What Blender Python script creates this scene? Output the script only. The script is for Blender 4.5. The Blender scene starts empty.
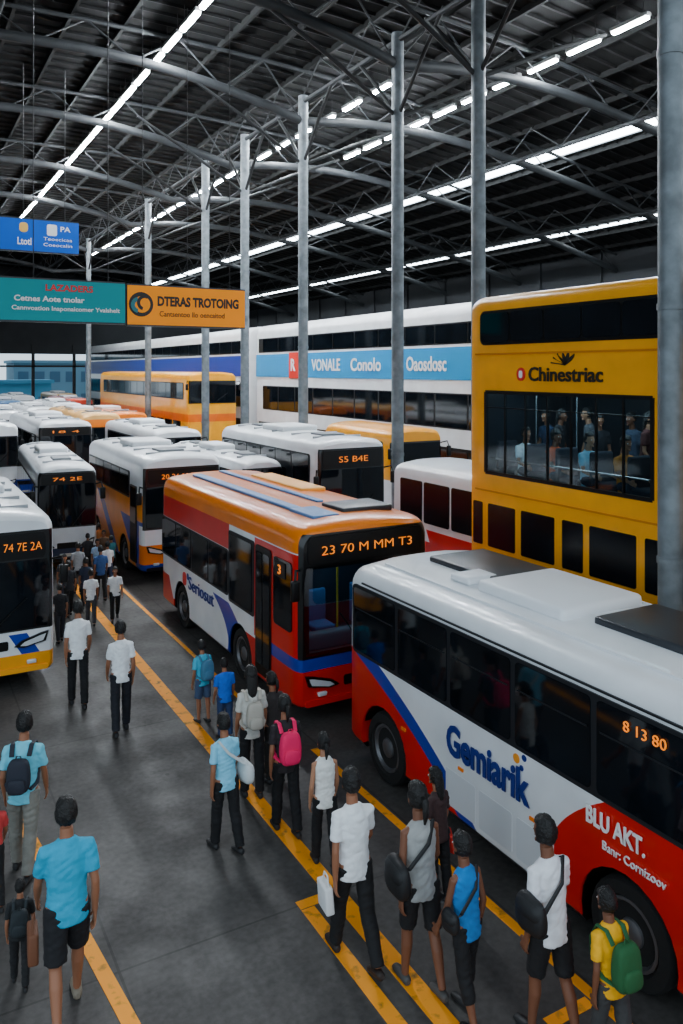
import bpy, bmesh, math, random
from mathutils import Vector, Matrix, Euler, noise as mnoise
random.seed(4)
C = bpy.context.scene.collection
TH = math.radians(29.4); SN, CS = math.sin(TH), math.cos(TH)
H = 5.6

def lin(c):
    return tuple(((v/255)/12.92 if v/255 <= .04045 else ((v/255+.055)/1.055)**2.4) for v in c)

# ---------------------------------------------------------------- materials
MC = {}
def mat(key, col=(128,128,128), rough=.5, metal=0.0, emit=0.0, noise=0.0, scale=8.0, bump=0.0, spec=.5, coat=0.0):
    if key in MC: return MC[key]
    m = bpy.data.materials.new(key); m.use_nodes = True
    nt = m.node_tree; b = nt.nodes['Principled BSDF']
    c = lin(col)
    b.inputs['Base Color'].default_value = (*c, 1)
    b.inputs['Roughness'].default_value = rough
    b.inputs['Metallic'].default_value = metal
    b.inputs['Specular IOR Level'].default_value = spec
    b.inputs['Coat Weight'].default_value = coat
    if emit:
        b.inputs['Emission Color'].default_value = (*c, 1)
        b.inputs['Emission Strength'].default_value = emit
    if noise or bump:
        tc = nt.nodes.new('ShaderNodeTexCoord'); n = nt.nodes.new('ShaderNodeTexNoise')
        n.inputs['Scale'].default_value = scale; n.inputs['Detail'].default_value = 4
        nt.links.new(tc.outputs['Object'], n.inputs['Vector'])
        if noise:
            r = nt.nodes.new('ShaderNodeMapRange'); r.inputs['From Min'].default_value = .3; r.inputs['From Max'].default_value = .7
            r.inputs['To Min'].default_value = 1-noise; r.inputs['To Max'].default_value = 1+noise*.5
            nt.links.new(n.outputs['Fac'], r.inputs['Value'])
            v = nt.nodes.new('ShaderNodeVectorMath'); v.operation = 'SCALE'; v.inputs[0].default_value = c
            nt.links.new(r.outputs['Result'], v.inputs['Scale']); nt.links.new(v.outputs[0], b.inputs['Base Color'])
        if bump:
            bp = nt.nodes.new('ShaderNodeBump'); bp.inputs['Strength'].default_value = bump; bp.inputs['Distance'].default_value = .02
            nt.links.new(n.outputs['Fac'], bp.inputs['Height']); nt.links.new(bp.outputs[0], b.inputs['Normal'])
    MC[key] = m; return m

def colmat(kind, col, **k):
    return mat(kind+'_%d_%d_%d' % col, col, **k)

class NB:
    def __init__(s, nt): s.nt = nt
    def m(s, op, a, b=None):
        n = s.nt.nodes.new('ShaderNodeMath'); n.operation = op
        for i, v in enumerate((a, b)):
            if v is None: continue
            if isinstance(v, (int, float)): n.inputs[i].default_value = v
            else: s.nt.links.new(v, n.inputs[i])
        return n.outputs[0]

def livery(name, base, rules, rough=.28):
    """rules: (colour, [(a,b,c,d,lo,hi),...])  value = a*x+b*y+c*z+d*z*z, all conditions must hold"""
    m = bpy.data.materials.new(name); m.use_nodes = True; nt = m.node_tree
    bs = nt.nodes['Principled BSDF']; nb = NB(nt)
    tc = nt.nodes.new('ShaderNodeTexCoord'); sp = nt.nodes.new('ShaderNodeSeparateXYZ')
    nt.links.new(tc.outputs['Object'], sp.inputs[0]); x, y, z = sp.outputs
    cur = nt.nodes.new('ShaderNodeRGB'); cur.outputs[0].default_value = (*lin(base), 1); cur = cur.outputs[0]
    for col, conds in rules:
        mask = None
        for (a, b, c, d, lo, hi) in conds:
            v = 0.0
            for k, s in ((a, x), (b, y), (c, z)):
                if k:
                    t = s if k == 1 else nb.m('MULTIPLY', s, k)
                    v = t if isinstance(v, float) else nb.m('ADD', v, t)
            if d: v = nb.m('ADD', v, nb.m('MULTIPLY', nb.m('MULTIPLY', z, z), d))
            for op, th in (('GREATER_THAN', lo), ('LESS_THAN', hi)):
                if th is None: continue
                g = nb.m(op, v, th); mask = g if mask is None else nb.m('MULTIPLY', mask, g)
        mx = nt.nodes.new('ShaderNodeMix'); mx.data_type = 'RGBA'
        nt.links.new(mask, mx.inputs[0]); nt.links.new(cur, mx.inputs[6]); mx.inputs[7].default_value = (*lin(col), 1)
        cur = mx.outputs[2]
    n = nt.nodes.new('ShaderNodeTexNoise'); n.inputs['Scale'].default_value = 1.7; n.inputs['Detail'].default_value = 6
    nt.links.new(tc.outputs['Object'], n.inputs['Vector'])
    r = nt.nodes.new('ShaderNodeMapRange'); r.inputs['From Min'].default_value = .3; r.inputs['From Max'].default_value = .75
    r.inputs['To Min'].default_value = 1.0; r.inputs['To Max'].default_value = .84
    nt.links.new(n.outputs['Fac'], r.inputs['Value'])
    v = nt.nodes.new('ShaderNodeVectorMath'); v.operation = 'SCALE'
    nt.links.new(cur, v.inputs[0]); nt.links.new(r.outputs['Result'], v.inputs['Scale'])
    nt.links.new(v.outputs[0], bs.inputs['Base Color'])
    bs.inputs['Roughness'].default_value = rough; bs.inputs['Coat Weight'].default_value = .3
    return m

GLASS = mat('tinted_glass', (12,18,24), .06, noise=.5, scale=1.5, spec=.42)
DGLASS = mat('dark_side_glass', (12,16,22), .25, noise=.5, scale=1.5, spec=.25)
BLACK = mat('black_plastic', (10,10,11), .4, spec=.3)
BANDM = mat('window_rubber', (30,32,36), .5, spec=.3)
RUBBER = mat('tyre_rubber', (20,20,20), .85, noise=.3, scale=20)
RIM = mat('rim_steel', (110,110,113), .45, .7)
LAMP = mat('headlamp_glass', (225,230,235), .1, .2)
LED = mat('led_amber', (255,135,25), .5, emit=.9)
STEEL = mat('painted_column_steel', (112,120,125), .5, .2, noise=.4, scale=4)
DSTEEL = mat('truss_steel', (20,22,24), .6, .1, noise=.3, scale=3)
CHROME = mat('grab_rail_metal', (170,170,170), .25, .9)
def clearglass(name, col, f):
    gl = bpy.data.materials.new(name); gl.use_nodes = True; nt = gl.node_tree; nt.nodes.clear()
    o_ = nt.nodes.new('ShaderNodeOutputMaterial'); mx = nt.nodes.new('ShaderNodeMixShader'); tr_ = nt.nodes.new('ShaderNodeBsdfTransparent'); gs = nt.nodes.new('ShaderNodeBsdfGlossy')
    tr_.inputs[0].default_value = (*col, 1); gs.inputs['Roughness'].default_value = .05; mx.inputs[0].default_value = f
    nt.links.new(tr_.outputs[0], mx.inputs[1]); nt.links.new(gs.outputs[0], mx.inputs[2]); nt.links.new(mx.outputs[0], o_.inputs[0])
    return gl
gl = clearglass('clear_window_glass', (.72,.84,.88), .06)
wsg = clearglass('blue_windscreen_glass', (.42,.62,.74), .16)

# ---------------------------------------------------------------- mesh helpers
def add(name, bm_or_me, mats, parent=None, loc=(0,0,0), rot=(0,0,0), smooth=False, ang=35):
    if isinstance(bm_or_me, bmesh.types.BMesh):
        me = bpy.data.meshes.new(name); bmesh.ops.recalc_face_normals(bm_or_me, faces=bm_or_me.faces[:])
        bm_or_me.to_mesh(me); bm_or_me.free()
    else: me = bm_or_me
    if not isinstance(mats, (list, tuple)): mats = [mats]
    if not me.materials:
        for m in mats: me.materials.append(m)
    if smooth:
        me.polygons.foreach_set('use_smooth', [True]*len(me.polygons))
        if ang: me.set_sharp_from_angle(angle=math.radians(ang))
    o = bpy.data.objects.new(name, me); C.objects.link(o)
    o.location = loc; o.rotation_euler = rot
    if parent: o.parent = parent
    return o

def empty(name, loc, rot=(0,0,0), label='', cat='', **k):
    o = bpy.data.objects.new(name, None); C.objects.link(o); o.location = loc; o.rotation_euler = rot
    o.empty_display_size = .2; tag(o, label, cat, **k); return o

def tag(o, label, cat, **k):
    o['label'] = label; o['category'] = cat
    for a, b in k.items(): o[a] = b

def box(bm, x0, x1, y0, y1, z0, z1):
    vs = [bm.verts.new((x, y, z)) for x in (x0, x1) for y in (y0, y1) for z in (z0, z1)]
    for f in ((0,1,3,2),(4,6,7,5),(0,4,5,1),(2,3,7,6),(0,2,6,4),(1,5,7,3)):
        bm.faces.new([vs[i] for i in f])
    return vs

def rbox(sx, sy, sz, r=.03, seg=3):
    bm = bmesh.new(); box(bm, -sx/2, sx/2, -sy/2, sy/2, -sz/2, sz/2)
    bmesh.ops.bevel(bm, geom=bm.edges[:], offset=r, segments=seg, affect='EDGES', profile=.5)
    return bm

def tube(bm, pts, rads, n=12, ref=(1,0,0), cap=True):
    pts = [Vector(p) for p in pts]; ref = Vector(ref); rings = []
    for i, p in enumerate(pts):
        t = (pts[min(i+1, len(pts)-1)] - pts[max(i-1, 0)]).normalized()
        s = ref - t*ref.dot(t)
        if s.length < .05: s = Vector((0,1,0)) - t*t.y
        if s.length < .05: s = Vector((0,0,1)) - t*t.z
        s.normalize(); u = t.cross(s)
        rx, ry = rads[i] if isinstance(rads[i], (tuple, list)) else (rads[i], rads[i])
        rings.append([bm.verts.new(p + s*rx*math.cos(a) + u*ry*math.sin(a)) for a in [2*math.pi*k/n for k in range(n)]])
    for a, b in zip(rings, rings[1:]):
        for k in range(n): bm.faces.new((a[k], a[(k+1)%n], b[(k+1)%n], b[k]))
    if cap: bm.faces.new(rings[0][::-1]); bm.faces.new(rings[-1])

def ball(bm, c, r, seg=16, rings=10, fn=None):
    g = bmesh.ops.create_uvsphere(bm, u_segments=seg, v_segments=rings, radius=1)
    for v in g['verts']:
        d = v.co.copy()
        k = fn(d) if fn else 1.0
        if not isinstance(k, Vector): k = Vector((k, k, k))
        v.co = Vector((c[0]+d.x*r[0]*k.x, c[1]+d.y*r[1]*k.y, c[2]+d.z*r[2]*k.z))
    return g['verts']

def rrect_pts(u0, u1, v0, v1, r, seg=4):
    r = min(r, (u1-u0)/2.01, (v1-v0)/2.01); out = []
    for cx, cy, a0 in ((u1-r, v1-r, 0), (u0+r, v1-r, 90), (u0+r, v0+r, 180), (u1-r, v0+r, 270)):
        for k in range(seg+1):
            a = math.radians(a0 + 90*k/seg); out.append((cx + r*math.cos(a), cy + r*math.sin(a)))
    return out

def poly_panel(pts, side, plane, t, off):
    bm = bmesh.new(); sgn = -1 if side in 'LF' else 1
    def P(u, z, d):
        return (plane + sgn*d, u, z) if side in 'LR' else (u, plane + sgn*d, z)
    a = [bm.verts.new(P(u, z, -off)) for u, z in pts]; b = [bm.verts.new(P(u, z, t)) for u, z in pts]
    bm.faces.new(a); bm.faces.new(b[::-1]); n = len(pts)
    for i in range(n): bm.faces.new((a[i], a[(i+1)%n], b[(i+1)%n], b[i]))
    return bm

def panel(name, parent, m, side, plane, u0, u1, v0, v1, r=.05, t=.012, off=.02):
    return add(name, poly_panel(rrect_pts(min(u0,u1), max(u0,u1), v0, v1, r), side, plane, t, off), m, parent)

def evaluated(o):
    dg = bpy.context.evaluated_depsgraph_get(); dg.update()
    return bpy.data.meshes.new_from_object(o.evaluated_get(dg))

ROT = {'F': (math.pi/2, 0, 0), 'L': (math.pi/2, 0, -math.pi/2)}
def text(name, parent, txt, m, side, plane, u0, z0, w, h, shear=0, bold=0.0, spacing=1.0):
    cu = bpy.data.curves.new('t', 'FONT'); cu.body = txt; cu.size = 1; cu.extrude = .01; cu.offset = bold; cu.shear = shear
    cu.resolution_u = 3; cu.space_character = spacing
    o = bpy.data.objects.new('t', cu); C.objects.link(o)
    me = evaluated(o); bpy.data.objects.remove(o)
    xs = [v.co.x for v in me.vertices]; ys = [v.co.y for v in me.vertices]
    a, b, c, d = min(xs), max(xs), min(ys), max(ys)
    for v in me.vertices:
        v.co = Vector(((v.co.x-a)/(b-a)*w, (v.co.y-c)/(d-c)*h, v.co.z*.6))
    me.materials.clear()
    p = .022
    loc = {'F': (u0, plane-p, z0), 'L': (plane-p, u0, z0)}[side]
    return add(name, me, m, parent, loc, ROT[side])

# ---------------------------------------------------------------- people
SK = [mat('skin_tan', (150,98,70), .55), mat('skin_brown', (118,74,52), .55), mat('skin_light', (176,124,94), .55)]
HAIR = mat('black_hair', (15,12,11), .55, noise=.5, scale=50, bump=.9)
EYEW = mat('eye_white', (225,220,215), .2); LIP = mat('lip', (130,70,62), .5)
def remesh(bm, vox, sm=2, fold=0.0, seed=0.0):
    bmesh.ops.recalc_face_normals(bm, faces=bm.faces[:])
    me = bpy.data.meshes.new('r'); bm.to_mesh(me); bm.free()
    o = bpy.data.objects.new('r', me); C.objects.link(o)
    md = o.modifiers.new('r', 'REMESH'); md.mode = 'VOXEL'; md.voxel_size = vox
    if sm:
        s = o.modifiers.new('s', 'SMOOTH'); s.factor = .5; s.iterations = sm
    me2 = evaluated(o); bpy.data.objects.remove(o)
    if fold:
        ns = [v.normal.copy() for v in me2.vertices]
        for v, n in zip(me2.vertices, ns):
            p = v.co
            q = Vector((p.x*9+seed, p.y*9, p.z*16+p.x*9*math.sin(seed)))
            f = abs(mnoise.noise(q))*1.6-.2 + .35*mnoise.noise(q*2.3)
            v.co = p + n*f*fold
    return me2

def ground(px, py):
    D = 800*H/(py-370); xc = (px-341.5)/800*D
    return D*SN+xc*CS, D*CS-xc*SN

rad = math.radians
NP = [0]
def person(loc, height, yaw, label, top, bottom, skin=0, style='tee', legs='long', pose='walk', hair='short', vox=.009,
           ph=1, shoe=(30,30,32), arms=None, face=True, build=.95, turn=0.0):
    NP[0] += 1; sd = NP[0]*3.7
    s = height/1.75; sk = SK[skin]
    if pose == 'walk': la = [(17*ph, 5), (-12*ph, 20)] if ph > 0 else [(-12, 20), (17, 5)]
    elif pose == 'step': la = [(11, 6), (-8, 12)] if ph > 0 else [(-8, 12), (11, 6)]
    elif pose == 'sit': la = [(84, 84), (88, 88)]
    else: la = [(4, 5), (-3, 4)]
    if arms is None:
        sw = {'walk': 15, 'step': 9, 'stand': 3, 'sit': 20}[pose]*(1 if ph > 0 else -1)
        v1 = (NP[0]*7) % 5*4
        arms = [(-sw, 12+v1), (sw, 30-v1)]
        if pose == 'sit': arms = [(18, 60), (22, 55)]
    TL, SL = .42, .41
    J = []
    for i, sx in enumerate((-1, 1)):
        th, kn = la[i]; th = rad(th); sh = th-rad(kn)
        hip = Vector((sx*.085, 0, 0)); knee = hip+Vector((sx*.008, math.sin(th)*TL, -math.cos(th)*TL))
        ank = knee+Vector((0, math.sin(sh)*SL, -math.cos(sh)*SL)); J.append((hip, knee, ank))
    pz = .08-min(j[2].z for j in J)
    if pose == 'sit': pz = .5
    off = Vector((0, 0, pz)); J = [tuple(p+off for p in j) for j in J]
    lean = .035 if pose != 'sit' else 0
    T = lambda x, y, z: Vector((x, y+lean*max(0, z)/.5, pz+z))
    bm = bmesh.new(); b = build
    tube(bm, [T(0,0,-.06), T(0,0,.02), T(0,0,.14), T(0,0,.32), T(0,-.005,.43), T(0,-.005,.48), T(0,0,.53), T(0,.01,.60)],
         [(.10*b,.08*b),(.14*b,.095*b),(.125*b,.08*b),(.145*b,.092*b),(.145*b,.075),(.09,.06),(.054,.053),(.051,.054)], 16)
    hc = T(0, .025, .70)
    def hf(d):
        k = Vector((1,1,1))
        if d.z < 0: k.x = 1-.22*(-d.z); k.y = 1-.05*(-d.z) if d.y > 0 else 1-.30*(-d.z)
        return k
    ball(bm, hc, (.073, .092, .115), 18, 14, hf)
    tube(bm, [hc+Vector((0,.088,.012)), hc+Vector((0,.098,-.012)), hc+Vector((0,.113,-.032)), hc+Vector((0,.09,-.042))], [.007,.010,.015,.008], 8)
    ball(bm, hc+Vector((0,.078,-.098)), (.028,.022,.02), 8, 6)
    for sx in (-1, 1): ball(bm, hc+Vector((sx*.076,-.005,-.01)), (.012,.02,.032), 8, 6)
    sh_pts = []
    for i, sx in enumerate((-1, 1)):
        hip, knee, ank = J[i]
        mid = knee.lerp(ank, .3)+Vector((0,-.012,0))
        tube(bm, [hip+Vector((0,0,.05)), hip, hip.lerp(knee,.45), knee, mid, knee.lerp(ank,.75), ank], [.075*b,.078*b,.066*b,.048,.05,.036,.032], 14)
        pit = -math.asin(min(.9, max(0, (ank.z-.08)/.2))) if pose != 'sit' else 0
        R = Matrix.Rotation(pit, 3, 'X')
        F = [(-.055,-.04),(-.02,-.045),(.06,-.05),(.13,-.058),(.175,-.062)]; rr = [(.026,.03),(.034,.035),(.037,.028),(.042,.02),(.026,.014)]
        tube(bm, [ank+R@Vector((0,y,z)) for y, z in F], rr, 10)
        sh_pts.append((ank, R))
        a, e = arms[i]; a = rad(a); ea = a+rad(e)
        S = T(sx*.168*b, -.005, .445); spread = .045
        E = S+Vector((sx*spread, math.sin(a)*.28, -math.cos(a)*.28)); W = E+Vector((sx*.0, math.sin(ea)*.25, -math.cos(ea)*.25))
        tube(bm, [S+Vector((-sx*.05,0,.01)), S, S.lerp(E,.5), E, E.lerp(W,.35), W], [.036,.042*b,.038*b,.033,.034,.023], 12)
        d = (W-E).normalized(); inn = Vector((-sx,0,0)); inn = (inn-d*inn.dot(d)).normalized(); fw = d.cross(inn)
        if fw.y < 0: fw = -fw
        tube(bm, [W-d*.01, W+d*.03, W+d*.075, W+d*.095], [(.018,.024),(.015,.036),(.014,.040),(.012,.036)], 10, ref=inn)
        for k, (o, ln) in enumerate(((.033,.068),(.011,.078),(-.011,.072),(-.033,.056))):
            p = W+d*.085+fw*o; o2 = fw*o*.12
            tube(bm, [p, p+d*ln*.42+o2+inn*.006, p+d*ln*.75+o2+inn*.018, p+d*ln*.95+o2+inn*.034], [.0095,.009,.0085,.006], 8)
        p = W+d*.03+fw*.03
        tube(bm, [p-fw*.012, p+fw*.022+d*.02+inn*.01, p+fw*.034+d*.05+inn*.02, p+fw*.034+d*.068+inn*.026], [.013,.012,.0105,.007], 8)
        sh_pts[-1] += (S, E, W)
    me = remesh(bm, vox, 1)
    o = add('person', me, sk, None, (loc[0], loc[1], loc[2] if len(loc) > 2 else 0), (0,0,yaw), smooth=True, ang=None)
    o.scale = (s, s, s); tag(o, label, 'person')
    cm = colmat('cloth', top, rough=.85, bump=.35, scale=14, noise=.1); bmn = colmat('cloth', bottom, rough=.85, bump=.35, scale=14, noise=.15)
    cv = max(.011, vox*1.2)
    bm = bmesh.new()
    tube(bm, [T(0,0,-.10), T(0,0,-.02), T(0,0,.14), T(0,0,.32), T(0,-.005,.42), T(0,-.005,.475), T(0,-.005,.505), T(0,0,.525)],
         [(.168*b,.124*b),(.166*b,.122*b),(.152*b,.108*b),(.170*b,.116*b),(.168*b,.100),(.138*b,.082),(.09,.07),(.066,.064)], 18)
    for i, sx in enumerate((-1, 1)):
        S, E, W = sh_pts[i][2:]
        if style == 'tee': tube(bm, [S+Vector((-sx*.07,0,.005)), S+Vector((0,0,-.002)), S.lerp(E,.35), S.lerp(E,.70)], [.056,.061*b,.058*b,.059*b], 12)
        elif style == 'long': tube(bm, [S+Vector((-sx*.06,0,.01)), S, S.lerp(E,.5), E, W], [.056,.062*b,.055*b,.05,.038], 12)
    add('shirt', remesh(bm, cv, 2, .009, sd), cm, o, smooth=True, ang=None)
    bm = bmesh.new()
    tube(bm, [T(0,0,.06), T(0,0,-.02), T(0,0,-.09)], [(.148*b,.102*b),(.16*b,.114*b),(.147*b,.107*b)], 16)
    for i, sx in enumerate((-1, 1)):
        hip, knee, ank = J[i]; mid = knee.lerp(ank, .3)+Vector((0,-.012,0))
        if legs == 'long': P_ = [hip+Vector((0,0,.02)), hip.lerp(knee,.4), knee, mid, knee.lerp(ank,.7), knee.lerp(ank,.98)]; R_ = [.096*b,.088*b,.070,.069,.062,.060]
        elif legs == 'capri': P_ = [hip+Vector((0,0,.02)), hip.lerp(knee,.4), knee, mid, knee.lerp(ank,.5)]; R_ = [.096*b,.086*b,.068,.067,.062]
        else: P_ = [hip+Vector((0,0,.02)), hip.lerp(knee,.4), hip.lerp(knee,.9)]; R_ = [.098*b,.093*b,.088*b]
        tube(bm, P_, R_, 14)
    add('trousers' if legs in ('long', 'capri') else 'shorts', remesh(bm, cv, 2, .008, sd+9), bmn, o, smooth=True, ang=None)
    bm = bmesh.new()
    def hfn(d):
        if d.y > .2 and d.z < .40-.1*math.sin(sd): return .8
        if d.z < -.62: return .8
        return 1.02+.09*mnoise.noise(d*3.2+Vector((sd,0,0)))+.06*mnoise.noise(Vector((d.x*14, d.y*14, d.z*6+sd)))
    ball(bm, hc+Vector((0,-.008,.014)), (.086, .106, .122), 40, 30, hfn)
    if hair == 'long':
        tube(bm, [hc+Vector((0,-.05,.05)), hc+Vector((0,-.08,-.04)), hc+Vector((0,-.095,-.12)), hc+Vector((0,-.115,-.21)), hc+Vector((0,-.13,-.28))], [(.07,.04),(.08,.042),(.075,.036),(.06,.026),(.03,.012)], 14)
    if hair == 'tail':
        tube(bm, [hc+Vector((0,-.09,.04)), hc+Vector((0,-.15,.02)), hc+Vector((0,-.16,-.08)), hc+Vector((0,-.14,-.17))], [.02,.03,.028,.01], 10)
    add('hair', bm, HAIR, o, smooth=True, ang=None)
    if face:
        for sx in (-1, 1):
            bm = bmesh.new(); ball(bm, hc+Vector((sx*.032,.081,.002)), (.013,.009,.008), 10, 8); ey = add('eye', bm, EYEW, o, smooth=True)
            bm = bmesh.new(); ball(bm, hc+Vector((sx*.032,.0885,.002)), (.005,.003,.005), 8, 6); add('iris', bm, HAIR, ey, smooth=True)
        bm = bmesh.new(); ball(bm, hc+Vector((0,.087,-.062)), (.024,.008,.008), 10, 6); add('mouth', bm, LIP, o, smooth=True)
    for ank, R, *_ in sh_pts:
        bm = bmesh.new()
        F = [(-.068,-.04),(-.05,-.042),(-.01,-.04),(.06,-.046),(.13,-.052),(.18,-.058),(.195,-.062)]
        rr = [(.018,.022),(.035,.038),(.041,.040),(.044,.034),(.048,.027),(.034,.02),(.012,.008)]
        tube(bm, [ank+R@Vector((0,y,z)) for y, z in F], rr, 12); add('shoe', bm, colmat('shoe', shoe, rough=.6), o, smooth=True)
    return o, s, T, pz

def attach_xf(o, name, bm, m, s, label, cat, child=()):
    b = add(name, bm, m, None, o.location, o.rotation_euler, smooth=True); b.scale = (s, s, s); tag(b, label, cat)
    for n, cb, cm in child: add(n, cb, cm, b, smooth=True)
    return b

def backpack(pd, col, label, k=1.0):
    o, s, T, pz = pd; m = colmat('bag', col, rough=.8, bump=.4, scale=12)
    bm = bmesh.new(); c = T(0, -.2, .25)
    def sq(d):
        q = (abs(d.x)**4+abs(d.y)**4+abs(d.z)**4)**.25
        f = 1/max(q, .3); return Vector((f*(1-.12*max(0, d.z)), f*(1-.25*max(0, d.z)), f))
    ball(bm, c, (.145*k, .085*k, .215*k), 24, 18, sq)
    ch = []
    p = bmesh.new(); ball(p, c+Vector((0,-.075,-.08)), (.11*k, .045, .095*k), 20, 14, sq); ch.append(('pocket', p, m))
    t = bmesh.new(); tube(t, [c+Vector((-.03,.0,.2*k)), c+Vector((-.02,0,.25*k)), c+Vector((.02,0,.25*k)), c+Vector((.03,0,.2*k))], [.008]*4, 6); ch.append(('handle', t, m))
    for sx in (-1, 1):
        t = bmesh.new(); tube(t, [T(sx*.09,-.14,.42), T(sx*.10,-.07,.515), T(sx*.105,.05,.50), T(sx*.11,.13,.36), T(sx*.13,.11,.2), T(sx*.155,-.05,.10), T(sx*.11,-.15,.08)], [(.026,.01)]*7, 8); ch.append(('strap', t, m))
    attach_xf(o, 'backpack', bm, m, s, label, 'backpack', ch)

def shoulder_bag(pd, col, label, side=-1, z=.0, size=(.14,.34,.28)):
    o, s, T, pz = pd; m = colmat('bag', col, rough=.6, bump=.3, scale=12)
    c = T(side*.25, -.06, z)
    def sq(d):
        q = (abs(d.x)**3+abs(d.y)**3.5+abs(d.z)**3.5)**(1/3.3)
        f = 1/max(q, .3); return Vector((f*(1-.3*max(0, d.z)), f*(1-.12*max(0, d.z)), f*(1+.05*math.sin(d.y*4))))
    bm = bmesh.new(); ball(bm, c, (size[0]/2, size[1]/2, size[2]/2), 24, 18, sq)
    t = bmesh.new(); tube(t, [c+Vector((0,-.12,.11)), T(side*.17,-.128,.22), T(-side*.02,-.128,.38), T(-side*.11,-.05,.52), T(-side*.08,.125,.40), T(side*.12,.135,.20), c+Vector((0,.12,.11))], [(.018,.008)]*7, 8)
    f = bmesh.new(); ball(f, c+Vector((side*.006,0,size[2]*.17)), (size[0]/2*1.02, size[1]*.46, size[2]*.27), 20, 12, sq)
    attach_xf(o, 'shoulder_bag', bm, m, s, label, 'bag', [('strap', t, m), ('flap', f, m)])

def tote(pd, col, label, side=1):
    o, s, T, pz = pd; m = colmat('bag', col, rough=.7)
    bm = rbox(.08, .22, .22, .02)
    S = T(side*.25, .06, -.26)
    for v in bm.verts: v.co += S
    for v in bm.verts: v.co.y += .02*math.sin(v.co.z*20)
    t = bmesh.new(); tube(t, [S+Vector((0,-.07,.1)), S+Vector((0,-.04,.2)), S+Vector((0,.03,.2)), S+Vector((0,.07,.1))], [.008]*4, 6)
    attach_xf(o, 'hand_bag', bm, m, s, label, 'bag', [('handle', t, m)])

def pp(px, fy, hy, yaw, label, top, bottom, **k):
    x, y = ground(px, fy); h = H*(fy-hy)/(fy-370)
    return person((x, y), h, rad(yaw), label, top, bottom, **k)
CY=(60,180,212); WH=(240,242,244); BK=(16,16,19); GR=(160,162,165)
p = pp(67,1018,796,-6,'person in turquoise shirt and black shorts walking away',(14,162,200),(20,20,24),legs='shorts',shoe=(120,110,95),ph=-1,vox=.0075,build=.98); tote(p,(110,66,42),'small brown bag held at the thigh',-1)
p = pp(23,874,712,-22,'person in pale cyan shirt and grey trousers with backpack',(110,205,228),(130,128,120),vox=.009,pose='step'); backpack(p,(34,38,50),'dark backpack worn over pale cyan shirt',.82)
pp(-8,905,790,0,'person in red shirt and dark trousers',(200,60,60),BK)
p = pp(20,985,880,-10,'child in black clothes with black backpack',(26,28,30),(26,26,28),style='tee',pose='step'); backpack(p,(34,42,46),'black backpack worn by a child')
pp(78,706,600,-8,'person in white shirt and black trousers walking away',WH,BK,pose='step',build=.86)
pp(121,732,620,-8,'person in white tee and dark trousers walking away',WH,(24,26,34),ph=-1,pose='step',arms=[(8,25),(-6,20)],build=.86)
pp(91,625,569,-10,'person in white shirt seen between coaches',WH,(60,60,66),vox=.014,face=False,pose='step')
pp(115,620,565,170,'person in white shirt and dark trousers',WH,BK,vox=.014,ph=-1)
for (px, fy, hy, yw, lab, t_, b_) in ((101,600,545,0,'person in dark blue shirt',(50,85,140),BK),(69,616,560,10,'person in black clothes beside white coach',(30,32,38),BK),
    (78,594,542,-10,'person in grey shirt walking in the aisle',GR,BK),(64,606,553,180,'person in charcoal shirt facing the entrance',(60,60,66),(40,44,60)),
    (97,582,538,180,'person in pale blue shirt in the crowd',(150,185,220),BK),(88,575,533,0,'person in black shirt in the crowd',(35,35,40),BK),
    (108,588,541,0,'person in white top in the crowd',WH,(50,60,90)),(112,577,535,20,'person in teal top in the crowd',(60,140,150),BK),
    (86,610,557,-12,'person in navy top walking in the aisle',(34,44,66),(36,36,40)),(104,571,529,160,'person in brown top in the crowd',(110,80,60),BK),
    (60,642,583,5,'person in black tee beside the white coach',(30,30,34),(40,40,46)),(99,560,523,0,'person in orange top in the crowd',(200,120,60),BK)):
    pp(px, fy, hy, yw, lab, t_, b_, vox=.017, face=False, pose='step', ph=random.choice((1,-1)))
p = pp(203,722,640,10,'person in cyan shirt and shorts with backpack',CY,(60,80,110),legs='shorts',pose='stand',vox=.011); backpack(p,(70,120,150),'blue grey backpack over cyan shirt')
pp(225,738,658,0,'person in bright blue shirt standing near bus',(5,100,215),(40,60,100),pose='stand',vox=.011,build=1.0)
p = pp(226,850,713,8,'person in pale blue shirt and black trousers',(130,208,238),BK,pose='step',build=.88); shoulder_bag(p,(205,210,210),'pale grey fabric shoulder bag',1,.06)
p = pp(252,796,666,-10,'person in grey white top with small backpack',(205,202,194),BK,pose='stand',build=.86,hair='long'); backpack(p,(180,172,160),'beige backpack over pale top',.8)
p = pp(274,782,672,15,'person in dark top standing beside bus',(50,45,45),(30,30,30),pose='stand',build=.88,hair='tail',vox=.011)
p = pp(286,832,695,-8,'person in black clothes with pink backpack',(40,34,38),BK,pose='step',build=.88,hair='tail'); backpack(p,(238,20,95),'bright pink backpack over dark clothes',.95)
p = pp(325,866,733,-12,'woman in white sleeveless top and black trousers',(236,236,232),BK,style='tank',pose='step',build=.84,hair='tail',skin=2)
p = pp(354,962,767,-6,'person in white tee and black trousers walking away',WH,(20,20,22),ph=1,vox=.0075,shoe=(40,30,26),build=.92); tote(p,(225,225,225),'white bag held at hip',-1)
p = pp(439,900,768,12,'person in dark top carrying red bag near bus',(60,40,40),BK,pose='stand',build=.88,hair='long'); tote(p,(210,40,30),'red bag held at hip',1)
p = pp(421,988,783,-6,'woman in grey top and black shorts with shoulder bag',(160,160,158),BK,style='tank',legs='shorts',pose='step',vox=.0075,build=.87,hair='tail',shoe=(70,68,66),skin=1); shoulder_bag(p,(18,18,20),'large black leather shoulder bag',-1,.14,(.14,.34,.3))
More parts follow.
